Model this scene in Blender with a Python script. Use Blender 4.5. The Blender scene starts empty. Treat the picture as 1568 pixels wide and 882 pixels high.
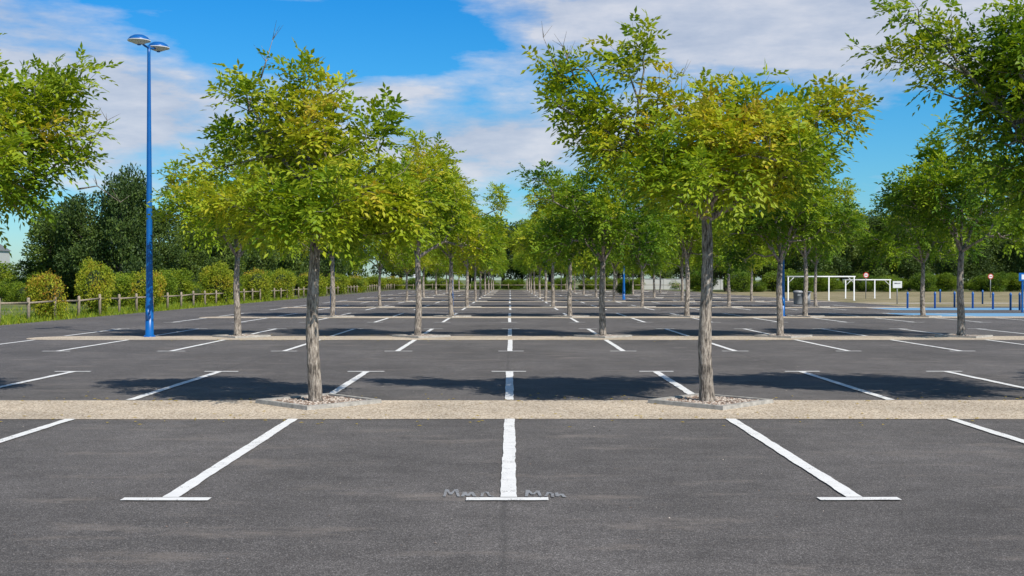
import bpy, math, random
import numpy as np
from mathutils import Vector
random.seed(7); R=np.random.RandomState(11)
F=1742.0; H=1.63; VX=781.0; VY=428.0
def P(px,py,d):           # measured photo position -> world x,z at depth d
    return ((px-VX)*d/F, H+(VY-py)*d/F)
def G(px,py):
    d=F*H/(py-VY); return ((px-VX)*d/F, d)
sc=bpy.context.scene
col=sc.collection
# ---------------------------------------------------------------- materials
def newmat(name):
    m=bpy.data.materials.new(name); m.use_nodes=True
    nt=m.node_tree; b=nt.nodes['Principled BSDF']
    return m,nt,b
def L(nt,a,b): nt.links.new(a,b)
def ramp(nt,fac,stops):
    r=nt.nodes.new('ShaderNodeValToRGB'); e=r.color_ramp.elements
    while len(e)<len(stops): e.new(0.5)
    for i,(p,c) in enumerate(stops):
        e[i].position=p; e[i].color=(c[0],c[1],c[2],1) if hasattr(c,'__len__') else (c,c,c,1)
    L(nt,fac,r.inputs[0]); return r.outputs[0]
def mix(nt,f,a,b,mode='MIX'):
    m=nt.nodes.new('ShaderNodeMix'); m.data_type='RGBA'; m.blend_type=mode
    for s,v in ((0,f),(6,a),(7,b)):
        if hasattr(v,'links'): L(nt,v,m.inputs[s])
        elif s==0: m.inputs[0].default_value=v
        else: m.inputs[s].default_value=(v[0],v[1],v[2],1)
    return m.outputs[2]
def math_(nt,op,a,b=None,c=None,clamp=False):
    m=nt.nodes.new('ShaderNodeMath'); m.operation=op; m.use_clamp=clamp
    for i,v in enumerate((a,b,c)):
        if v is None: continue
        if hasattr(v,'links'): L(nt,v,m.inputs[i])
        else: m.inputs[i].default_value=v
    return m.outputs[0]
def noise(nt,vec,scale,detail=3,rough=.55):
    n=nt.nodes.new('ShaderNodeTexNoise'); n.inputs['Scale'].default_value=scale
    n.inputs['Detail'].default_value=detail; n.inputs['Roughness'].default_value=rough
    if vec is not None: L(nt,vec,n.inputs['Vector'])
    return n.outputs[0]
def coord(nt,scale=None):
    g=nt.nodes.new('ShaderNodeNewGeometry').outputs['Position']
    if scale:
        m=nt.nodes.new('ShaderNodeVectorMath'); m.operation='MULTIPLY'
        L(nt,g,m.inputs[0]); m.inputs[1].default_value=scale; g=m.outputs[0]
    return g
def bump(nt,b,h,strength,dist=.01):
    n=nt.nodes.new('ShaderNodeBump'); n.inputs['Strength'].default_value=strength; n.inputs['Distance'].default_value=dist
    L(nt,h,n.inputs['Height']); L(nt,n.outputs[0],b.inputs['Normal'])
def simple(name,c,rough=.6,metal=0,var=.15,sc_=6):
    m,nt,b=newmat(name); g=coord(nt); n=noise(nt,g,sc_,3)
    k=ramp(nt,n,[(.3,[x*(1-var) for x in c]),(.7,[x*(1+var) for x in c])])
    L(nt,k,b.inputs['Base Color']); b.inputs['Roughness'].default_value=rough; b.inputs['Metallic'].default_value=metal
    return m
def asphalt_color(nt):
    g=coord(nt)
    f=noise(nt,g,110,2,.8); f2=noise(nt,g,26,3,.6)
    c=ramp(nt,f,[(.32,(.044,.040,.039)),(.48,(.096,.088,.085)),(.60,(.155,.143,.137)),(.74,(.44,.42,.40))])
    big=noise(nt,coord(nt,(.35,.22,.3)),1.0,4,.6)
    c=mix(nt,1.0,c,ramp(nt,big,[(.3,.80),(.5,1.0),(.72,1.28)]),'MULTIPLY')
    mid=noise(nt,coord(nt,(1.2,1.9,1)),1.6,5,.65)
    c=mix(nt,1.0,c,ramp(nt,mid,[(.3,.84),(.7,1.18)]),'MULTIPLY')
    c=mix(nt,.5,c,ramp(nt,f2,[(.3,.7),(.7,1.3)]),'MULTIPLY')
    s=noise(nt,coord(nt,(.5,1.6,1)),1.15,5,.72)
    c=mix(nt,math_(nt,'MULTIPLY',ramp(nt,s,[(.55,0),(.70,1)]),.45),c,(.27,.23,.20))
    v=noise(nt,g,2.1,4,.6); c=mix(nt,math_(nt,'MULTIPLY',ramp(nt,v,[(.64,0),(.70,1)]),.35),c,(.045,.043,.042))
    sx=nt.nodes.new('ShaderNodeSeparateXYZ'); L(nt,g,sx.inputs[0])
    wob=math_(nt,'MULTIPLY',noise(nt,g,1.1,3),.06)
    a=math_(nt,'ABSOLUTE',math_(nt,'SUBTRACT',math_(nt,'MODULO',math_(nt,'ADD',sx.outputs[0],512.55+.02),5.1),math_(nt,'ADD',2.5,wob)))
    seam=ramp(nt,a,[(.004,1),(.03,0)])
    c=mix(nt,math_(nt,'MULTIPLY',seam,math_(nt,'MULTIPLY',ramp(nt,f2,[(.35,.2),(.6,1)]),.4)),c,(.035,.034,.033))
    return c,f,f2
def mk_asphalt():
    m,nt,b=newmat('asphalt'); c,f,f2=asphalt_color(nt); L(nt,c,b.inputs['Base Color'])
    b.inputs['Roughness'].default_value=.9; b.inputs['Specular IOR Level'].default_value=.25
    bump(nt,b,f,.4,.006); return m
def mk_paint(name,pc,wear=.42,op=1.0,fs=60):
    m,nt,b=newmat(name); c,f,f2=asphalt_color(nt); g=coord(nt)
    n=math_(nt,'ADD',math_(nt,'MULTIPLY',noise(nt,g,fs,3,.7),.6),math_(nt,'MULTIPLY',noise(nt,g,5,3,.6),.4))
    k=ramp(nt,n,[(wear-.06,1),(wear,1-op)])
    dirt=noise(nt,g,9,4,.6)
    pcol=mix(nt,ramp(nt,dirt,[(.35,0),(.7,.4)]),pc,[x*.70 for x in pc])
    L(nt,mix(nt,k,pcol,c),b.inputs['Base Color']); b.inputs['Roughness'].default_value=.7
    bump(nt,b,f,.4,.006); return m
def mk_strip():
    m,nt,b=newmat('exposed_aggregate'); g=coord(nt)
    v=nt.nodes.new('ShaderNodeTexVoronoi'); v.inputs['Scale'].default_value=62; L(nt,g,v.inputs['Vector'])
    sep=nt.nodes.new('ShaderNodeSeparateColor'); L(nt,v.outputs['Color'],sep.inputs[0])
    c=ramp(nt,sep.outputs[0],[(0,(.21,.15,.10)),(.35,(.47,.37,.265)),(.7,(.62,.52,.40)),(1,(.78,.69,.57))])
    big=noise(nt,g,.8,4); c=mix(nt,1.0,c,ramp(nt,big,[(.3,.78),(.7,1.12)]),'MULTIPLY')
    L(nt,c,b.inputs['Base Color']); b.inputs['Roughness'].default_value=.9
    bump(nt,b,v.outputs['Distance'],.4,.008); return m
def mk_ground(name,a,b_,c_):
    m,nt,b=newmat(name); g=coord(nt)
    n=noise(nt,g,.35,5,.65); f=noise(nt,g,9,4,.7)
    c=ramp(nt,n,[(.35,a),(.5,b_),(.68,c_)])
    c=mix(nt,1.0,c,ramp(nt,f,[(.3,.55),(.7,1.35)]),'MULTIPLY')
    L(nt,c,b.inputs['Base Color']); b.inputs['Roughness'].default_value=1; bump(nt,b,f,.8,.08); return m
def mk_bark(name,a,b_):
    m,nt,b=newmat(name); t=nt.nodes.new('ShaderNodeTexCoord').outputs['Object']
    mp=nt.nodes.new('ShaderNodeMapping'); mp.inputs['Scale'].default_value=(42,42,9); L(nt,t,mp.inputs['Vector'])
    n=noise(nt,mp.outputs[0],1.0,5,.7); n2=noise(nt,t,3.2,4)
    c=ramp(nt,n,[(.36,[x*.25 for x in a]),(.47,a),(.64,b_)])
    c=mix(nt,1.0,c,ramp(nt,n2,[(.35,.65),(.65,1.25)]),'MULTIPLY')
    L(nt,c,b.inputs['Base Color']); b.inputs['Roughness'].default_value=.95; bump(nt,b,n,1,.03); return m
def mk_leaf(name,stops,trans=.3,useobj=True):
    m,nt,b=newmat(name)
    at=nt.nodes.new('ShaderNodeAttribute'); at.attribute_name='tint'
    fac=at.outputs['Fac']
    if useobj:
        oi=nt.nodes.new('ShaderNodeObjectInfo'); s=nt.nodes.new('ShaderNodeSeparateColor'); L(nt,oi.outputs['Color'],s.inputs[0])
        fac=math_(nt,'ADD',fac,math_(nt,'SUBTRACT',s.outputs[0],.5),clamp=True)
    c=ramp(nt,fac,stops)
    L(nt,c,b.inputs['Base Color']); b.inputs['Roughness'].default_value=.5; b.inputs['Specular IOR Level'].default_value=.25
    tr=nt.nodes.new('ShaderNodeBsdfTranslucent'); L(nt,mix(nt,1.0,c,(1.3,1.25,.6),'MULTIPLY'),tr.inputs[0])
    ms=nt.nodes.new('ShaderNodeMixShader'); ms.inputs[0].default_value=trans
    L(nt,b.outputs[0],ms.inputs[1]); L(nt,tr.outputs[0],ms.inputs[2])
    L(nt,ms.outputs[0],nt.nodes['Material Output'].inputs[0]); return m
M={}
M['asphalt']=mk_asphalt(); M['paint']=mk_paint('white_road_paint',(.84,.83,.81),.43)
M['bluepaint']=mk_paint('blue_bay_paint',(.17,.36,.56),.38)
M['chalk']=mk_paint('worn_chalk',(.34,.35,.37),.48,.7,35)
M['strip']=mk_strip()
M['ground']=mk_ground('rough_grass',(.07,.11,.025),(.13,.16,.045),(.25,.21,.11))
M['dry']=mk_ground('dry_grass',(.16,.15,.055),(.28,.23,.12),(.40,.33,.20))
M['sand']=mk_ground('sandy_path',(.36,.30,.22),(.42,.36,.27),(.48,.42,.33))
M['bark']=mk_bark('ash_bark',(.25,.21,.175),(.58,.51,.43))
M['bark2']=mk_bark('dark_bark',(.06,.05,.04),(.13,.11,.09))
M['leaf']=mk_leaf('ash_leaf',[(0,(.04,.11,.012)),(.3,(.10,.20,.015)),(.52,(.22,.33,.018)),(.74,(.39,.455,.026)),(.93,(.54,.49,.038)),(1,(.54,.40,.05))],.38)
M['hleaf']=mk_leaf('shrub_leaf',[(0,(.06,.13,.014)),(.45,(.20,.28,.018)),(.70,(.40,.41,.028)),(.86,(.38,.24,.03)),(1,(.36,.10,.03))],.25)
M['dleaf']=mk_leaf('dark_leaf',[(0,(.018,.042,.013)),(.5,(.065,.11,.024)),(1,(.18,.25,.04))],.2)
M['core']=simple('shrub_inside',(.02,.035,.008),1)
M['kerb']=simple('kerb_concrete',(.36,.34,.31),.9,0,.3,14)
M['gravel']=simple('planter_gravel',(.30,.22,.17),.95,0,.4,60)
M['stone_l']=simple('pebble_light',(.52,.45,.39),.9,0,.3,40)
M['stone_d']=simple('pebble_brown',(.24,.17,.13),.9,0,.3,40)
M['blue']=simple('blue_metal_paint',(.004,.11,.38),.35,0,.12,3)
M['white']=simple('white_metal_paint',(.75,.76,.76),.4,0,.05,3)
M['wood']=simple('weathered_wood',(.33,.27,.20),.9,0,.3,9)
M['grey']=simple('grey_metal',(.3,.31,.32),.5,.2,.1,3)
M['red']=simple('red_sign',(.5,.02,.02),.5)
M['render']=simple('white_render',(.5,.5,.48),.9,0,.06,1)
M['roof']=simple('grey_roof',(.15,.16,.17),.9,0,.2,3)
M['glass']=simple('window_glass',(.03,.04,.05),.1)
# ---------------------------------------------------------------- mesh utils
class MB:
    def __init__(s): s.v=[];s.f=[];s.mi=[];s.n=0;s.t=[]
    def add(s,V,Fc,mi=0,t=0.5):
        V=np.asarray(V,float); s.v.append(V)
        s.f+= [[i+s.n for i in f] for f in Fc]; s.mi+=[mi]*len(Fc); s.n+=len(V)
        s.t.append(np.full(len(V),t) if np.isscalar(t) else np.asarray(t))
    def addq(s,V,mi,t):   # V (n,4,3) quads, t (n,)
        n=len(V); s.v.append(V.reshape(-1,3)); a=(np.arange(n*4)+s.n).reshape(n,4)
        s.f+=a.tolist(); s.mi+=[mi]*n; s.n+=n*4; s.t.append(np.repeat(t,4))
    def box(s,c,sz,mi=0):
        x,y,z=[k/2 for k in sz]
        V=[(c[0]+a*x,c[1]+b*y,c[2]+d*z) for d in(-1,1) for a,b in((-1,-1),(1,-1),(1,1),(-1,1))]
        s.add(V,[[3,2,1,0],[4,5,6,7],[0,1,5,4],[1,2,6,5],[2,3,7,6],[3,0,4,7]],mi)
    def rev(s,prof,n=16,c=(0,0,0),mi=0,cap=True):  # revolve (r,z)
        a=np.arange(n)*2*math.pi/n; V=[]
        for r,z in prof: V+= [(c[0]+r*math.cos(t),c[1]+r*math.sin(t),c[2]+z) for t in a]
        Fc=[[i*n+j,i*n+(j+1)%n,(i+1)*n+(j+1)%n,(i+1)*n+j] for i in range(len(prof)-1) for j in range(n)]
        if cap: Fc+= [list(range(n))[::-1],[(len(prof)-1)*n+j for j in range(n)]]
        s.add(V,Fc,mi)
    def tube(s,pts,rad,n=6,mi=0,cap=True,wob=0):
        pts=[np.asarray(p,float) for p in pts]; V=[]
        up=np.array([.13,.97,.2]); 
        for i,p in enumerate(pts):
            d=pts[min(i+1,len(pts)-1)]-pts[max(i-1,0)]; d/=np.linalg.norm(d)+1e-9
            a=np.cross(d,up); a/=np.linalg.norm(a)+1e-9; b=np.cross(a,d)
            for j in range(n):
                t=2*math.pi*j/n; rr=rad[i]*(1+(R.uniform(-wob,wob) if wob else 0))
                V.append(p+rr*(math.cos(t)*a+math.sin(t)*b))
        Fc=[[i*n+j,i*n+(j+1)%n,(i+1)*n+(j+1)%n,(i+1)*n+j] for i in range(len(pts)-1) for j in range(n)]
        if cap: Fc+= [list(range(n))[::-1],[(len(pts)-1)*n+j for j in range(n)]]
        s.add(V,Fc,mi)
    def mesh(s,name,mats,smooth=()):
        me=bpy.data.meshes.new(name); me.from_pydata(np.concatenate(s.v).tolist(),[],s.f)
        for m in mats: me.materials.append(M[m])
        me.polygons.foreach_set('material_index',s.mi)
        if smooth: me.polygons.foreach_set('use_smooth',[m in smooth for m in s.mi])
        at=me.attributes.new('tint','FLOAT','POINT'); at.data.foreach_set('value',np.concatenate(s.t).astype('f'))
        me.update(); return me
def obj(name,me,loc=(0,0,0),rz=0,sc_=1,parent=None,color=None):
    o=bpy.data.objects.new(name,me); o.location=loc; o.rotation_euler=(0,0,rz)
    o.scale=(sc_,)*3 if np.isscalar(sc_) else sc_
    if color is not None: o.color=(color,color,color,1)
    if parent: o.parent=parent
    col.objects.link(o); return o
def empty(name,loc=(0,0,0)):
    e=bpy.data.objects.new(name,None); e.location=loc; col.objects.link(e); return e
def sheet(name,rects,z,mat):
    b=MB()
    for x0,y0,x1,y1 in rects: b.add([(x0,y0,z),(x1,y0,z),(x1,y1,z),(x0,y1,z)],[[0,1,2,3]])
    return obj(name,b.mesh(name,[mat]))
def nrm(v): return v/(np.linalg.norm(v,axis=-1,keepdims=True)+1e-9)
# ---------------------------------------------------------------- foliage
def leaves(b,pos,dr,tint,L0=.24,nl=3,ll=.088,lw=.034,mi=1,droop=.35):
    M_=len(pos); dr=nrm(dr); Lr=L0*R.uniform(.75,1.2,(M_,1))
    up=np.tile([0,0,1.],(M_,1))+R.normal(0,.35,(M_,3))
    s=nrm(np.cross(dr,up)); n=nrm(np.cross(s,dr)); 
    down=np.array([0,0,-1.])
    for k in range(nl+1):
        for sd in ((-1,1) if k<nl else (0,)):
            t=(k+1)/(nl+1.) 
            base=pos+dr*Lr*t+down*(droop*Lr*t*t)
            d=nrm(dr*(.75 if sd else 1)+s*(sd*.85)+down*(droop*.9)+R.normal(0,.16,(M_,3)))
            w=nrm(np.cross(d,n+R.normal(0,.25,(M_,3)))); nn=nrm(np.cross(w,d))
            l=ll*R.uniform(.75,1.25,(M_,1)); ww=lw*R.uniform(.8,1.2,(M_,1))
            q=np.stack([base,base+d*l*.45+w*ww*.55+nn*ww*.18,base+d*l,base+d*l*.45-w*ww*.55+nn*ww*.18],1)
            b.addq(q,mi,np.clip(tint+R.normal(0,.05,M_),0,1))
def grow(tips,seeds,parents,bal=.28):
    nodes=[np.asarray(s,float) for s in seeds]; par=list(parents); pl=[0.]*len(nodes)
    for i in range(1,len(nodes)): pl[i]=pl[par[i]]+np.linalg.norm(nodes[i]-nodes[par[i]])
    root=nodes[0]; tips=sorted(tips,key=lambda p:np.linalg.norm(p-root)); tipid=[]
    for p in tips:
        A=np.array(nodes); dd=A-p; D=np.linalg.norm(dd,axis=1)
        cost=D+bal*np.array(pl)+.5*np.maximum(0,dd[:,2])   # prefer parents below
        i=int(np.argmin(cost)); 
        if D[i]<.06: continue
        seg=max(1,int(D[i]/.3)); a=nodes[i]; pr=i
        for k in range(1,seg+1):
            t=k/seg; q=a+(p-a)*t
            q[2]-=math.sin(math.pi*t)*.08*D[i]
            if k<seg: q=q+R.normal(0,.02,3)
            nodes.append(q); par.append(pr); pl.append(pl[pr]+D[i]/seg); pr=len(nodes)-1
        tipid.append(pr)
    return nodes,par,tipid
def ash_tree(name,lobes,limbs,fork_z=2.45,tr=.09,n_tips=330,lean=(0,0),tint0=.5,bare=(),dens=9,ll=.098,yel=None):
    b=MB()
    k=22; pts=[];rad=[]
    for i in range(k+1):
        t=i/k; z=-.03+t*(fork_z+.03)
        pts.append((lean[0]*t+.018*math.sin(t*7+tr*90),lean[1]*t+.015*math.cos(t*6),z))
        rad.append(tr*(1-.30*t)*(1+.22*math.exp(-z/.10))*(1+R.uniform(-.05,.05)))
    b.tube(pts,rad,18,0,True,.04)
    fork=np.array(pts[-1]); seeds=[fork]; par=[-1]
    for lm in limbs:
        pr=0
        for q in lm:
            q=np.array(q); a=seeds[pr]; m=max(1,int(np.linalg.norm(q-a)/.3))
            a=a.copy(); last=pr
            for j in range(1,m+1):
                seeds.append(a+(q-a)*j/m+R.normal(0,.022,3)); par.append(last); last=len(seeds)-1
            pr=last
    vols=np.array([l[3]*l[4]*l[5] for l in lobes])**.74; vols=vols/vols.sum(); tips=[]
    for l,v in zip(lobes,vols):
        m=max(4,int(n_tips*v)); u=nrm(R.normal(size=(m,3)))*(R.uniform(.12,1,(m,1))**.42)
        c=np.array(l[:3]); rr=np.array(l[3:6]); tips+= [c+x*rr for x in u]
    nodes,par,tipid=grow(tips,seeds,par)
    n=len(nodes); cnt=np.zeros(n); 
    for i in tipid: cnt[i]+=1
    for i in range(n-1,0,-1): cnt[par[i]]+=cnt[i]
    rd=.0056*np.maximum(cnt,.6)**.47; rd[0]=min(rd[0],rad[-1])
    for i in range(1,n):
        r0=min(rd[par[i]],rd[i]*1.5); ns=8 if rd[i]>.02 else (5 if rd[i]>.01 else 3)
        a=np.array(nodes[par[i]]); c=np.array(nodes[i]); 
        if np.linalg.norm(c-a)<1e-4: continue
        b.tube([a,c],[r0,rd[i]],ns,0,False)
    cen=np.mean(tips,axis=0); pos=[];dr=[];tt=[]
    ph=R.uniform(0,6,3)
    def clump(p): return .13*math.sin(p[0]*3.1+ph[0])*math.sin(p[2]*3.4+ph[1])+.08*math.sin(p[1]*4+ph[2])
    for i in tipid:
        p=np.array(nodes[i]); d=nrm(p-np.array(nodes[par[i]])); out=nrm(p-cen)
        sd=nrm(d*.5+out*.5+np.array([0,0,.45])+R.normal(0,.25,3)); sl=R.uniform(.12,.46)
        e=p+sd*sl; b.tube([p,e],[.004,.002],3,0,False)
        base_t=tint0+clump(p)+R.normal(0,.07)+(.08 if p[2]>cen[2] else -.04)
        if yel is not None: base_t+=yel(p)
        a=nrm(np.cross(sd,R.normal(size=3))); c=np.cross(sd,a)
        for j in range(dens):
            t=(j+.3)/dens; an=j*2.4+R.uniform(0,.6)
            rdv=a*math.cos(an)+c*math.sin(an)
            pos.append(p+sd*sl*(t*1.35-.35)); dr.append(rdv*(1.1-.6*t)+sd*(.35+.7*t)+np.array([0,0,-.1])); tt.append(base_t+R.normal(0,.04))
    for i in range(1,n):
        if cnt[i]<5 and R.rand()<.4:
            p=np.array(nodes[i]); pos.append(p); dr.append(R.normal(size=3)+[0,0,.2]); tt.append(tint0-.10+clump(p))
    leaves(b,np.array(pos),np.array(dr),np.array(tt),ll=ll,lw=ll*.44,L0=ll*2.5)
    for pl in bare:
        r=np.linspace(.014,.003,len(pl)); b.tube(pl,r,5,0,True)
        for q in range(1,len(pl)):
            p=np.array(pl[q]); 
            for _ in range(3):
                e=p+np.array([R.uniform(-.16,.16),R.uniform(-.1,.1),R.uniform(.08,.25)]); b.tube([p,e],[.005,.0015],3,0,False)
    return b.mesh(name,['bark','leaf'],(0,))
def hero(lobes_px,limbs_px,X,D,**kw):
    def c(px,py,dy=0): x,z=P(px,py,D+dy); return (x-X,dy,z)
    s=D/F
    lobes=[(*c(l[0],l[1],l[4] if len(l)>4 else 0),l[2]*s,(l[5] if len(l)>5 else max(l[2],l[3])*s*1.05),l[3]*s) for l in lobes_px]
    limbs=[[c(*q) for q in lm] for lm in limbs_px]
    if 'bare' in kw: kw['bare']=[[c(*q) for q in lm] for lm in kw['bare']]
    return lobes,limbs,kw
TY0=14.9; PER=17.3; BAY=2.55
def add_hero(lp,lm,X,rz=0,**kw):
    lobes,limbs,kw=hero(lp,lm,X,TY0,**kw)
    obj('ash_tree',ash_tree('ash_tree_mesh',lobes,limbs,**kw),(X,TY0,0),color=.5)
# left hero
add_hero([(468,122,26,22),(455,165,34,26),(368,148,26,22),(400,165,20,22),(505,168,18,30),(405,222,56,38,.3),(562,216,30,24),(592,196,10,9),(480,215,62,50,0,.8),(500,305,100,42,0,1.2),(592,298,48,34,.2),(395,328,60,26,-.2),(470,335,66,26,-.8,.5),(480,265,76,42,.9,.5),(560,345,66,20,.2,.6),(605,335,34,22,-.2),(345,262,24,22,.1)],
 [[(468,290),(430,240,.1),(395,170)],[(485,280,-.2),(500,210,-.1),(505,150)],[(530,295,.2),(580,250,.2)],[(465,300,.5),(440,280,.9)],[(520,310,-.6)],[(410,320,-.3)],[(470,230),(465,130)]],
 -2.57,n_tips=310,tint0=.64,bare=[[(400,120),(408,95),(418,62)],[(495,150),(512,140),(530,128)],[(560,300),(590,280),(620,262)]],fork_z=2.5)
# right hero
add_hero([(985,74,18,28),(958,98,22,28),(876,118,24,30),(858,165,18,18),(905,172,40,26,.2),(960,212,52,38,.1),(1060,225,80,46,0,1.0),(1150,176,40,30,.1),(1160,232,92,48,0,1.3),(1238,186,50,34),(1292,178,26,22),(1225,250,48,28,.2),(1150,290,80,28,.4),(1010,278,52,28,-.4),(1090,280,68,32,-.9,.5),(1060,272,74,36,.9,.5),(1075,172,46,16),(930,220,34,32,.1),(1010,160,26,20)],
 [[(1040,300),(1000,262),(968,225),(945,170,.1),(900,110,.1)],[(1062,300,.2),(1050,240,.3),(1045,170,.3)],[(1090,290,-.1),(1110,240,-.1),(1150,180)],[(1110,320,.1),(1170,285,.1),(1240,230,.1),(1290,190)],[(975,200),(985,110)],[(1080,300,-.6),(1090,260,-.9)],[(1065,300,.6),(1060,260,1.0)],[(1130,310,.4)]],
 2.57,n_tips=440,tint0=.58,fork_z=2.42,tr=.094,bare=[[(865,140),(850,100),(832,58)],[(1040,170),(1043,145),(1044,118)],[(880,120),(868,90),(862,72)]],yel=lambda p:.15*(p[1]<0)*(abs(p[0])<.9)*(p[2]<3.9))
# left edge tree
add_hero([(55,150,62,40),(108,128,32,18),(80,215,58,46),(118,235,24,26),(30,270,64,42),(-50,190,110,90,0,1.2),(-180,200,110,90,0,1.2),(-100,300,130,40,0,1.3),(-70,240,90,60,-.9,.5)],
 [[(-60,280),(20,220),(90,160)],[(-110,250),(-110,150)],[(-170,280),(-220,200)],[(-40,300,.1),(60,270)]],
 -7.66,n_tips=390,tint0=.58,bare=[[(110,240),(140,220),(165,185)],[(120,290),(150,285),(185,310)]],fork_z=2.5)
# right edge tree
add_hero([(1385,22,24,20),(1368,90,30,12),(1425,62,50,26),(1490,90,56,38),(1440,126,34,14),(1540,90,38,62),(1530,200,42,38),(1560,270,50,36),(1590,130,80,100,0,1.),(1690,120,120,120,0,1.4),(1800,160,100,110,0,1.2),(1690,280,130,50,0,1.3),(1540,140,56,46,.5)],
 [[(1640,280),(1560,190),(1480,110),(1400,70)],[(1680,230),(1690,100)],[(1720,280),(1800,180)],[(1600,260),(1560,260)],[(1480,110),(1410,30)]],
 7.68,n_tips=480,tint0=.48,fork_z=2.4)
# generic variants
variants=[]
for v in range(5):
    lobes=[(0,0,3.6,1.4,1.4,1.0),(R.uniform(-.4,.4),R.uniform(-.4,.4),4.75,.7,.7,.7)]
    limbs=[]
    for k in range(9):
        a=k*math.pi*2/9+R.uniform(-.3,.3); r=R.uniform(1.15,1.85); z=R.uniform(2.6,4.5)
        q=(r*math.cos(a),r*math.sin(a),z); lobes.append((*q,R.uniform(.45,.75),R.uniform(.45,.75),R.uniform(.35,.6)))
        if k%2==0: limbs.append([(q[0]*.45,q[1]*.45,2.4+(z-2.3)*.6),tuple(x*.9 for x in q)])
    limbs.append([(0,0,3.3),(lobes[1][0],lobes[1][1],4.7)])
    variants.append(ash_tree('ash_tree_mesh',lobes,limbs,fork_z=2.2,tr=.10,n_tips=320,tint0=.53,dens=7,ll=.13))
XS=[-7.66,-2.57,2.57,7.68,12.8,17.9]
row2={-7.66:(0,1.03,.60),-2.57:(1,1.02,.62),2.57:(2,.98,.36),7.68:(3,.98,.42),12.8:(4,1.08,.40)}
for k in range(1,10):
    y=TY0+PER*k
    for x in XS:
        vi=R.randint(5); s=R.uniform(.93,1.15); c=.40+.24*R.rand()+(.06 if x<0 else -.05)
        if k==1:
            if x>13: continue
            vi,s,c=row2[x]
        obj('ash_tree',variants[vi],(x+R.uniform(-.08,.08),y,0),R.uniform(0,6.28),(s,s,s*R.uniform(.95,1.07)),color=c)
obj('ash_tree',variants[1],(12.8,TY0,0),1.0,1.0,color=.45)
# ---------------------------------------------------------------- planters
b=MB(); r1=.83; r0=.72; hk=.05
def dia(r,z): return [(-r,0,z),(0,-r,z),(r,0,z),(0,r,z)]
V=dia(r1,0)+dia(r1-.008,hk)+dia(r0,hk)+dia(r0,0.0)
Fc=[]
for a in range(3):
    for j in range(4): Fc.append([a*4+j,a*4+(j+1)%4,(a+1)*4+(j+1)%4,(a+1)*4+j])
b.add(V,Fc,0); b.add(dia(r0,.026),[[0,1,2,3]],1)
for _ in range(1100):
    x,y=R.uniform(-r0,r0,2)
    if abs(x)+abs(y)>r0*.97: continue
    s=R.uniform(.008,.022); z=.026+s*.3
    V=nrm(R.normal(size=(6,3))*.3+np.array([(1,0,0),(-1,0,0),(0,1,0),(0,-1,0),(0,0,1),(0,0,-1)]))*s*np.array([1.2,1,.7])+[x,y,z]
    b.add(V,[[0,2,4],[2,1,4],[1,3,4],[3,0,4],[2,0,5],[1,2,5],[3,1,5],[0,3,5]],2+int(R.rand()<.4))
pm=b.mesh('planter',['kerb','gravel','stone_l','stone_d'])
for k in range(10):
    for x in XS: obj('tree_planter',pm,(x+.06,TY0+PER*k,.011),R.uniform(-.03,.03))
# ---------------------------------------------------------------- ground
b=MB(); b.add([(-3000,-3000,0),(3000,-3000,0),(3000,3000,0),(-3000,3000,0)],[[0,1,2,3]]); obj('ground',b.mesh('ground',['ground']))
sheet('asphalt_road',[(-18.0,-30,70,68),(-18.0,68,24,178)],.006,'asphalt')
sheet('dry_lawn',[(24,68,110,150)],.006,'dry')
sheet('sandy_path',[(-120,97,-26,108),(24,76,110,80)],.010,'sand')
b=MB()
YF=13.2; NR=10
for k in range(NR):
    yf=YF+PER*k; yb=yf+2.05; xr=24 if k>1 else 45; z=.011
    n=160; e1=np.cumsum(R.normal(0,.008,n+1)); e2=np.cumsum(R.normal(0,.008,n+1)); e1-=np.linspace(0,e1[-1],n+1); e2-=np.linspace(0,e2[-1],n+1)
    V=[(-12.3+(xr+12.3)*i/n,yf+e1[i]*.5,z) for i in range(n+1)]+[(-12.3+(xr+12.3)*i/n,yb+e2[i]*.5,z) for i in range(n+1)]
    b.add(V,[[i,i+1,n+2+i,n+1+i] for i in range(n)])
    m=10; arc=[(-12.3-1.02*math.sin(math.pi*i/m),(yf+yb)/2-1.025*math.cos(math.pi*i/m),z) for i in range(m+1)]
    b.add(arc,[list(range(m+1))[::-1]])
obj('paved_strip',b.mesh('paved_strip',['strip']))
# markings
b=MB()
def line(x0,y0,x1,y1,w,z=.016,j=.0035,b=b):
    Ln=math.hypot(x1-x0,y1-y0); n=max(2,int(Ln/.05)); ux,uy=(x1-x0)/Ln,(y1-y0)/Ln; V=[]
    for s in(-1,1):
        wv=np.convolve(R.normal(0,1,n+5),np.ones(5)/2.2,'valid')*j
        for i in range(n+1):
            t=i/n; o=s*w/2+wv[i]; V.append((x0+(x1-x0)*t-uy*o,y0+(y1-y0)*t+ux*o,z))
    b.add(V,[[i,i+1,n+2+i,n+1+i] for i in range(n)])
for k in range(NR):
    yf=YF+PER*k; yb=yf+2.05; imax=9 if k<2 else 8
    for i in range(-5,imax+1):
        x=BAY*i+R.uniform(-.02,.02)
        if k==0 and i in(-1,0,1): x={-1:-2.52,0:-.01,1:2.56}[i]
        ln=.60+R.uniform(-.03,.05); o=R.uniform(-.03,.03)
        yt=yf-4.83; line(x,yt+.067,x+R.uniform(-.015,.015),yf-.015,.118); line(x+o-ln/2,yt,x+o+ln/2,yt+R.uniform(-.01,.01),.11)
        yt=yb+4.75; line(x,yb+.015,x,yt-.067,.118); line(x+o-ln/2,yt,x+o+ln/2,yt,.11)
obj('parking_markings',b.mesh('parking_markings',['paint']))
sheet('blue_parking_bays',[(18.0,49.95,29,54.7),(20.5,60.2,31,64.9)],.011,'bluepaint')
b=MB()
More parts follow.
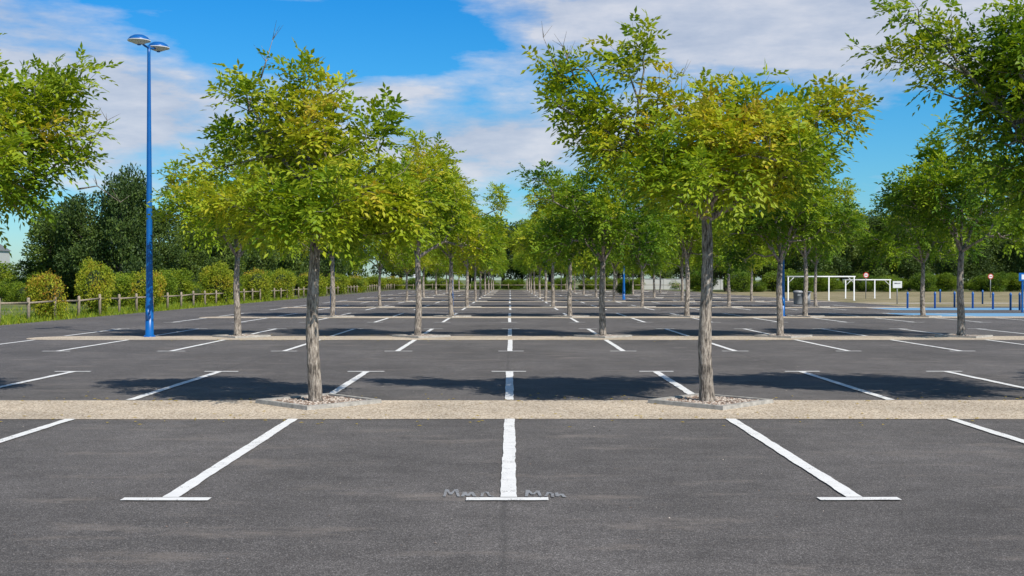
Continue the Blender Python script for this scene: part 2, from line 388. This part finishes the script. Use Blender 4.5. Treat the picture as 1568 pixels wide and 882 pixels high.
strokes=[[(680,763),(684,752),(690,760),(698,752),(702,763)],[(708,763),(711,756),(716,762),(722,756),(727,763)],[(737,763),(739,757),(746,756),(750,762),(756,763)],
 [(806,763),(808,753),(816,760),(824,754),(828,763)],[(836,763),(840,756),(846,759),(846,764)],[(852,757),(854,763),(860,759),(865,764)]]
zc=.0121
for s in strokes:
    for a,c in zip(s[:-1],s[1:]):
        A=G(*a);C=G(*c); zc+=.00003; line(A[0],A[1],C[0],C[1],.024,zc,.002,b)
obj('chalk_scribble',b.mesh('chalk_scribble',['chalk']))
b=MB()
for _ in range(340):
    x=R.uniform(-6,6); y=R.uniform(4.5,24); s=R.uniform(.005,.014)
    V=nrm(R.normal(size=(4,3)))*s*np.array([1,1,.4])+[x,y,.012]
    b.add(V,[[0,1,2],[0,2,3],[0,3,1],[1,3,2]],int(R.rand()<.5),.9)
pos=np.stack([R.uniform(-9,9,500),R.choice([13.2,15.3,30.5,32.7],500)+R.normal(0,.35,500),np.full(500,.016)],1)
d=R.normal(size=(500,3)); d[:,2]=0; d=nrm(d); w=np.cross(d,[0,0,1.]); 
q=np.stack([pos,pos+d*.03+w*.013+[0,0,.006],pos+d*.06,pos+d*.03-w*.013+[0,0,.004]],1); b.addq(q,2,R.uniform(.7,1,500))
obj('fallen_leaves_and_grit',b.mesh('debris',['stone_l','stone_d','leaf']))
# ---------------------------------------------------------------- street lamps
def street_lamp(x,y,rz=0,h=8.35):
    e=empty('street_lamp',(x,y,0)); e.rotation_euler=(0,0,rz)
    b=MB(); b.rev([(.17,0.0),(.17,.03),(.115,.035),(.11,.9),(.10,1.0),(.045,h-.35),(.045,h-.12)],16)
    b.box((.0,-.12,.65),(.09,.012,.32))
    for a in range(4): b.rev([(.018,.03),(.018,.06)],6,(.135*math.cos(a*1.57+.78),.135*math.sin(a*1.57+.78),0))
    obj('pole',b.mesh('pole',['blue'],(0,)),parent=e)
    b=MB(); b.tube([(.0,-.46,h-.1),(0,-.2,h-.16),(0,0,h-.18),(0,.2,h-.16),(0,.46,h-.1)],[.03]*5,8)
    obj('cross_arm',b.mesh('arm',['blue'],(0,)),parent=e)
    for i,yy in enumerate((-.5,.5)):
        b=MB(); b.rev([(.30,.0),(.29,.04),(.24,.10),(.15,.15),(.05,.17),(.01,.175)],24,(0,yy,h-.08),0)
        b.rev([(.01,-.10),(.10,-.09),(.20,-.05),(.27,-.015),(.31,-.012),(.315,.01),(.302,.012)],24,(0,yy,h-.08),1)
        b.rev([(.05,-.12),(.05,-.08)],10,(0,yy,h-.08),0)
        obj('lamp_head_%d'%(i+1),b.mesh('head',['blue','white'],(0,1)),parent=e)
street_lamp(-10.2,32.2,-.24)
street_lamp(-7.95,51.0,.1,5.6); street_lamp(-3.0,58,.1,5.6); street_lamp(12.05,50.3,.1,5.6); street_lamp(9.2,92,.1,5.6)
# ---------------------------------------------------------------- fence
b=MB()
def fence_run(p0,p1,sp=2.5):
    Ln=math.hypot(p1[0]-p0[0],p1[1]-p0[1]); n=int(Ln/sp); pr=None
    for i in range(n+1):
        t=i/n; x=p0[0]+(p1[0]-p0[0])*t; y=p0[1]+(p1[1]-p0[1])*t; h=.95+R.uniform(-.03,.03)
        b.tube([(x,y,-.05),(x+R.uniform(-.02,.02),y,h-.04),(x,y,h)],[.065,.062,.045],8)
        cur=(x+.0,y,h-.2)
        if pr: b.tube([pr,cur],[.04,.04],7)
        pr=cur
fence_run((-18.5,26),(-18.5,178)); fence_run((-18.4,181),(30,181),3)
obj('wooden_fence',b.mesh('fence',['wood'],(0,)))
# ---------------------------------------------------------------- shrubs / trees masses
def blob(b,c,r,mi,seg=14):
    V=[];Fc=[]
    for i in range(seg//2+1):
        th=math.pi*i/(seg//2)
        for j in range(seg):
            ph=2*math.pi*j/seg; k=1+.12*math.sin(3*ph+i)
            V.append((c[0]+r[0]*k*math.sin(th)*math.cos(ph),c[1]+r[1]*k*math.sin(th)*math.sin(ph),c[2]+r[2]*math.cos(th)))
    for i in range(seg//2):
        for j in range(seg): Fc.append([i*seg+j,(i+1)*seg+j,(i+1)*seg+(j+1)%seg,i*seg+(j+1)%seg])
    b.add(V,Fc,mi)
def leafcloud(b,lobes,n,size,mi,tfun,shell=.35):
    vol=np.array([l[3]*l[4]*l[5] for l in lobes])**.67; vol/=vol.sum()
    for l,v in zip(lobes,vol):
        m=int(n*v); u=nrm(R.normal(size=(m,3))); rr=(R.uniform(0,1,(m,1))**shell)*(1+.13*np.sin(u[:,:1]*7+l[0])*np.sin(u[:,2:]*6+l[2]))+R.normal(0,.05,(m,1))
        p=np.array(l[:3])+u*rr*np.array(l[3:6]); ok=p[:,2]>.02; p=p[ok];u=u[ok];rr=rr[ok]; m=len(p)
        d=nrm(u*.6+R.normal(0,.7,(m,3))+[0,0,.25]); w=nrm(np.cross(d,R.normal(size=(m,3))+u)); s=size*R.uniform(.6,1.3,(m,1)); nn=np.cross(w,d)
        q=np.stack([p,p+d*s*.5+w*s*.3+nn*s*.08,p+d*s,p+d*s*.5-w*s*.3+nn*s*.08],1)
        b.addq(q,mi,np.clip(tfun(p,rr[:,0],l),0,1))
shr=[]
for v in range(3):
    b=MB(); lobes=[(0,0,.85,.85,.85,.9)]
    for k in range(9):
        a=R.uniform(0,6.28); lobes.append((.55*math.cos(a),.55*math.sin(a),R.uniform(.3,1.45),.45,.45,.45))
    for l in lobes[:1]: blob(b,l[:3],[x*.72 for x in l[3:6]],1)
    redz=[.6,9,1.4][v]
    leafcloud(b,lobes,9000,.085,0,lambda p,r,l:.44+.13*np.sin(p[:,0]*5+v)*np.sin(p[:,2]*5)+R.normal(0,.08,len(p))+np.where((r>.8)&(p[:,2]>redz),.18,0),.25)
    shr.append(b.mesh('shrub_mesh',['hleaf','core']))
XB=-18.95
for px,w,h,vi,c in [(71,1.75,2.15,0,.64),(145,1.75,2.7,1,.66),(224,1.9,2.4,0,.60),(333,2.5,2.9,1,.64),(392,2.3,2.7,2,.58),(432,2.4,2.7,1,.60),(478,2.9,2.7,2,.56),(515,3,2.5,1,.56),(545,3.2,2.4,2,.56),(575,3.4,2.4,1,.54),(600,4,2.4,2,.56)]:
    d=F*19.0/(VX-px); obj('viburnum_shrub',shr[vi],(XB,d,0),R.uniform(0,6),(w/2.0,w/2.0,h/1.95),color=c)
e=empty('background_shrubs')
for i in range(46):
    x=R.uniform(-62,-25) ; y=110+R.uniform(0,16)+(x+25)*.1
    s=R.uniform(1.6,2.6); obj('shrub_clump',shr[1],(x,y,-.3),R.uniform(0,6),(s*1.3,s*1.3,s*R.uniform(.85,1.1)),parent=e,color=.40+R.uniform(0,.12))
for i in range(56):
    x=-22.3+R.uniform(-3.5,1.0); y=R.uniform(66,175); s=R.uniform(.7,1.5); obj('shrub_clump',shr[1],(x,y,-.1),R.uniform(0,6),(s*1.2,s*1.2,s),parent=e,color=.32+R.uniform(0,.15))
for i in range(16):
    x=R.uniform(-40,-25); y=74+R.uniform(0,6); s=R.uniform(.7,1.1); obj('shrub_clump',shr[1],(x,y,-.1),R.uniform(0,6),(s*1.4,s*1.2,s),parent=e,color=.34+R.uniform(0,.15))
for i in range(70):
    x=-24+i*1.7+R.uniform(-.5,.5); y=188+R.uniform(-2,3); s=R.uniform(.5,1.25); obj('shrub_clump',shr[1],(x,y,-.1),R.uniform(0,6),(s*1.6,s*1.3,s),parent=e,color=.25+R.uniform(0,.25))
for i in range(30):
    x=26+i*3.0+R.uniform(-1,1); y=150+R.uniform(-4,6); s=R.uniform(.8,1.7); obj('shrub_clump',shr[1],(x,y,-.1),R.uniform(0,6),(s*1.6,s*1.3,s),parent=e,color=.2+R.uniform(0,.2))
obj('dark_shrub',shr[1],(P(957,440,120)[0],120,-.05),0,(1.05,1.0,.8),color=.05)
bigs=[]
for v in range(4):
    b=MB(); lobes=[]
    if v<3:
        for k in range(17):
            a=R.uniform(0,6.28); z=R.uniform(2.0,9); rr=2.5*math.sqrt(max(.05,1-((z-5)/5)**2))*R.uniform(.4,1)
            s=R.uniform(.8,1.5); lobes.append((rr*math.cos(a),rr*math.sin(a),z,s,s,s*.8))
        lobes.append((0,0,5.2,1.9,1.9,3.2))
    else:
        for k in range(20):
            a=R.uniform(0,6.28); z=R.uniform(1.2,9.3); rr=2.3*(1-z/11)*R.uniform(.3,1.1)
            s=R.uniform(.5,1.1); lobes.append((rr*math.cos(a),rr*math.sin(a),z,s,s,s*1.3))
        lobes.append((0,0,5,1.2,1.2,4))
    b.tube([(0,0,-.1),(.1,0,2.5),(0,.1,5),(0,0,8)],[.26,.2,.14,.05],9,1)
    for l in lobes[:-1]: b.tube([(0,0,max(1.5,l[2]-1.8)),l[:3]],[.07,.02],4,1,False)
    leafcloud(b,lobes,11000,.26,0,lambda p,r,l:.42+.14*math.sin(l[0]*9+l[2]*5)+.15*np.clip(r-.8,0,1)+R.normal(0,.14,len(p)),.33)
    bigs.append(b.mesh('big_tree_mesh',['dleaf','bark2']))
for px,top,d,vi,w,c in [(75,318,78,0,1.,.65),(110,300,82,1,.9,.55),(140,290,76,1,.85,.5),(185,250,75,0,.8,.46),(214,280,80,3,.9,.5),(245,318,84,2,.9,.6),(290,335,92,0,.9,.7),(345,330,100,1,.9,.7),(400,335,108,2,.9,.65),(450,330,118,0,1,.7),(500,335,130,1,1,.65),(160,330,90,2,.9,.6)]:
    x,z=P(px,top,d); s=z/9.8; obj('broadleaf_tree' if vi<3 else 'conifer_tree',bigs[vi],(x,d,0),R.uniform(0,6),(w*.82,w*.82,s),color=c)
e=empty('distant_trees')
for i in range(70):
    x=-50+i*2.6+R.uniform(-1.2,1.2); y=198+R.uniform(-6,18); h=R.uniform(11.0,15.0)
    if -55<x<-22: y=R.uniform(150,200); h=R.uniform(8,12)
    obj('tree_crown',bigs[R.randint(3)],(x,y,-.2),R.uniform(0,6),(h/9.5,h/9.5,h/9.8),parent=e,color=.55+R.uniform(0,.35))
for i in range(28):
    x=30+i*3.2+R.uniform(-1.5,1.5); y=158+R.uniform(-5,14)+i*.3; h=R.uniform(8,12)
    obj('tree_crown',bigs[R.randint(3)],(x,y,-.2),R.uniform(0,6),(h/9,h/9,h/9.8),parent=e,color=.5+R.uniform(0,.35))
b=MB(); n=22000
x=np.where(R.rand(n)<.75,R.uniform(-21.5,-18.0,n),R.uniform(-28,-18,n)); y=28+R.uniform(0,1,n)**1.5*70
p=np.stack([x,y,np.zeros(n)],1); h=R.uniform(.06,.26,(n,1)); d=nrm(R.normal(0,.35,(n,3))+[0,0,1]); w=nrm(np.cross(d,R.normal(size=(n,3))))*.018
q=np.stack([p-w,p+w,p+d*h+w*.3,p+d*h-w*.3],1); b.addq(q,0,R.uniform(.3,.72,n)); obj('grass',b.mesh('grass',['hleaf']),color=.42)
# ---------------------------------------------------------------- right side furniture
def barrier(x0,x1,y,h):
    b=MB()
    for x in (x0,(x0+x1)/2+.6,x1):
        b.rev([(.10,0),(.10,.02),(.05,.025),(.05,h)],10,(x,y,0))
    b.tube([(x0-.1,y,h),(x1+.1,y,h)],[.055,.055],8)
    b.tube([(x0,y,h-.5),(x0+.5,y,h)],[.025,.025],6); b.tube([(x1,y,h-.5),(x1-.5,y,h)],[.025,.025],6)
    obj('height_barrier',b.mesh('barrier',['white','red'],(0,)))
barrier(P(1207,0,88)[0],P(1308,0,88)[0],88,1.85); barrier(P(1295,0,98)[0],P(1363,0,98)[0],98,1.6)
def sign(name,px,d,h,kind):
    x=P(px,0,d)[0]; b=MB(); b.rev([(.035,0),(.035,h+.2)],8,(x,d,0),0)
    y=d-.05
    if kind=='round':
        a=np.arange(20)*2*math.pi/20
        for r,yy,mi in((.24,y,1),(.17,y-.004,2)): b.add([(x+r*math.cos(t),yy,h+r*math.sin(t)) for t in a],[list(range(20))],mi)
        b.box((x,y-.008,h),(.26,.003,.06),1)
    else:
        b.box((x,y,h),(.6,.03,.45),2); b.box((x,y-.017,h+.08),(.4,.003,.08),0)
    obj(name,b.mesh('sign',['grey','red','white','blue'],(0,)))
sign('traffic_sign',1326,96,2.0,'round'); sign('traffic_sign',1517,100,1.9,'round'); sign('information_sign',637,150,2.1,'b'); sign('information_sign',1374,75,1.3,'b')
for px,d in [(1390,64),(1412,66),(1432,64),(1462,66),(1490,64),(1521,62),(1548,60),(1562,60),(1505,75),(1440,80)]:
    x=P(px,0,d)[0]; b=MB(); b.rev([(.055,0),(.055,.78),(.07,.80),(.07,.84),(.055,.86),(.05,.9),(.02,.94)],10); obj('bollard',b.mesh('bollard',['blue'],(0,)),(x,d,.006))
x=P(1222,0,74)[0]; b=MB(); b.rev([(.26,0.02),(.28,.06),(.30,.75),(.33,.76),(.33,.82),(.25,.90),(.05,.92)],14); b.box((.0,-.30,.62),(.2,.03,.10),1); b.box((.55,0,.4),(.42,.42,.8),0); b.box((.55,-.2,.83),(.46,.5,.05),1)
obj('litter_bin',b.mesh('bin',['grey','grey'],(0,)),(x,74,.006))
for px,d in [(1566,56)]:
    x=P(px,0,d)[0]; b=MB(); b.rev([(.05,0),(.05,1.9)],10,(0,0,0)); b.box((0,-.06,1.75),(.4,.02,.4)); b.box((0,-.073,1.75),(.14,.004,.24),1); obj('parking_sign',b.mesh('psign',['blue','white']),(x,d,.006))
def wall(px0,px1,d,h):
    x0=P(px0,0,d)[0];x1=P(px1,0,d)[0]; b=MB(); b.box(((x0+x1)/2,d,h/2),(x1-x0,.25,h)); b.box(((x0+x1)/2,d,h+.04),(x1-x0+.1,.35,.08),1); n=int((x1-x0)/3)
    for i in range(n+1): b.box((x0+(x1-x0)*i/n,d-.16,h/2),(.4,.06,h-.02))
    obj('garden_wall',b.mesh('wall',['render','grey']))
wall(985,1050,186,1.7); wall(1068,1105,184,1.6)
e=empty('grey_house',(-160,330,0))
b=MB(); b.box((0,3,5),(24,8,10)); obj('walls',b.mesh('walls',['render']),parent=e)
b=MB(); b.add([(-12.4,-1.4,10.002),(12.4,-1.4,10.002),(12.4,7.4,10.002),(-12.4,7.4,10.002),(-11,3,12),(11,3,12)],[[0,1,5,4],[2,3,4,5],[1,2,5],[3,0,4],[3,2,1,0]]); obj('roof',b.mesh('roof',['roof']),parent=e)
b=MB()
for i in range(7):
    for z in (3,7): b.box((-10+i*3.3,-1.02,z),(1.3,.06,1.6))
obj('windows',b.mesh('windows',['glass']),parent=e)
# ---------------------------------------------------------------- world
S=np.array([2.1,-2.5,3.35]); S/=np.linalg.norm(S); el=math.asin(S[2]); az=math.atan2(S[0],S[1])
w=bpy.data.worlds.new('World'); sc.world=w; w.use_nodes=True; nt=w.node_tree; bg=nt.nodes['Background']
sky=nt.nodes.new('ShaderNodeTexSky'); sky.sky_type='NISHITA'; sky.sun_disc=False; sky.sun_elevation=el; sky.sun_rotation=az
sky.air_density=1.0; sky.dust_density=.4; sky.ozone_density=2.0
tc=nt.nodes.new('ShaderNodeTexCoord').outputs['Generated']; sx=nt.nodes.new('ShaderNodeSeparateXYZ'); L(nt,tc,sx.inputs[0]); X,Y,Z=sx.outputs
zz=math_(nt,'ADD',math_(nt,'MAXIMUM',Z,0),.06)
cb=nt.nodes.new('ShaderNodeCombineXYZ'); L(nt,math_(nt,'DIVIDE',X,zz),cb.inputs[0]); L(nt,math_(nt,'MULTIPLY',math_(nt,'DIVIDE',Y,zz),.8),cb.inputs[1])
n1=noise(nt,cb.outputs[0],.75,8,.58)
cb2=nt.nodes.new('ShaderNodeCombineXYZ'); L(nt,math_(nt,'MULTIPLY',X,6.0),cb2.inputs[0]); L(nt,math_(nt,'MULTIPLY',Z,21),cb2.inputs[2]); L(nt,math_(nt,'MULTIPLY',Y,2),cb2.inputs[1])
n2=noise(nt,cb2.outputs[0],1.6,9,.6)
def gauss(px,py,rx,ry,amp):
    cx=(px-VX)/F; cz=(VY-py)/F
    a=math_(nt,'DIVIDE',math_(nt,'SUBTRACT',X,cx),rx/F); c=math_(nt,'DIVIDE',math_(nt,'SUBTRACT',Z,cz),ry/F)
    r=math_(nt,'ADD',math_(nt,'MULTIPLY',a,a),math_(nt,'MULTIPLY',c,c))
    return math_(nt,'MULTIPLY',math_(nt,'EXPONENT',math_(nt,'MULTIPLY',r,-1)),amp)
tot=None
for g in [(1230,60,430,90,.52),(1000,30,240,45,.25),(150,180,250,90,.50),(60,60,130,40,.25),(720,215,280,55,.42),(400,3,130,18,.34),(590,145,110,18,.28),(480,75,150,45,-.32),(650,60,90,55,-.22),(20,350,60,25,-.1),(780,290,500,40,.10),(1300,230,120,40,-.15)]:
    v=gauss(*g); tot=v if tot is None else math_(nt,'ADD',tot,v)
den=math_(nt,'ADD',math_(nt,'ADD',math_(nt,'MULTIPLY',n1,.45),math_(nt,'MULTIPLY',n2,.85)),tot)
fac=ramp(nt,den,[(.72,0),(.92,.62),(1.04,.92)])
ccol=ramp(nt,n2,[(.34,(4.3,5.0,6.4)),(.5,(5.6,6.1,7.2)),(.64,(7.0,7.2,7.9))])
tintz=ramp(nt,Z,[(0,(.70,.95,1.1)),(.08,(.42,.95,1.25)),(.16,(.24,.92,1.35)),(.24,(.12,.86,1.45)),(.5,(.9,.95,1.0))])
skyc=mix(nt,1.0,sky.outputs[0],tintz,'MULTIPLY')
L(nt,mix(nt,fac,skyc,ccol),bg.inputs[0]); bg.inputs[1].default_value=.1
sd=bpy.data.lights.new('sun','SUN'); sd.energy=4.9; sd.angle=math.radians(.5); sd.color=(1,.95,.86)
so=bpy.data.objects.new('sun',sd); so.rotation_euler=Vector(S).to_track_quat('Z','Y').to_euler(); so.location=(20,-20,30); col.objects.link(so)
# ---------------------------------------------------------------- camera
cd=bpy.data.cameras.new('camera'); cd.lens=40; cd.sensor_width=36; cd.clip_end=6000; cd.clip_start=.05
co=bpy.data.objects.new('camera',cd); co.location=(0,0,H); co.rotation_euler=(math.pi/2-13/F,0,-3/F); col.objects.link(co); sc.camera=co
sc.view_settings.view_transform='Standard'; sc.view_settings.look='None'; sc.view_settings.exposure=0
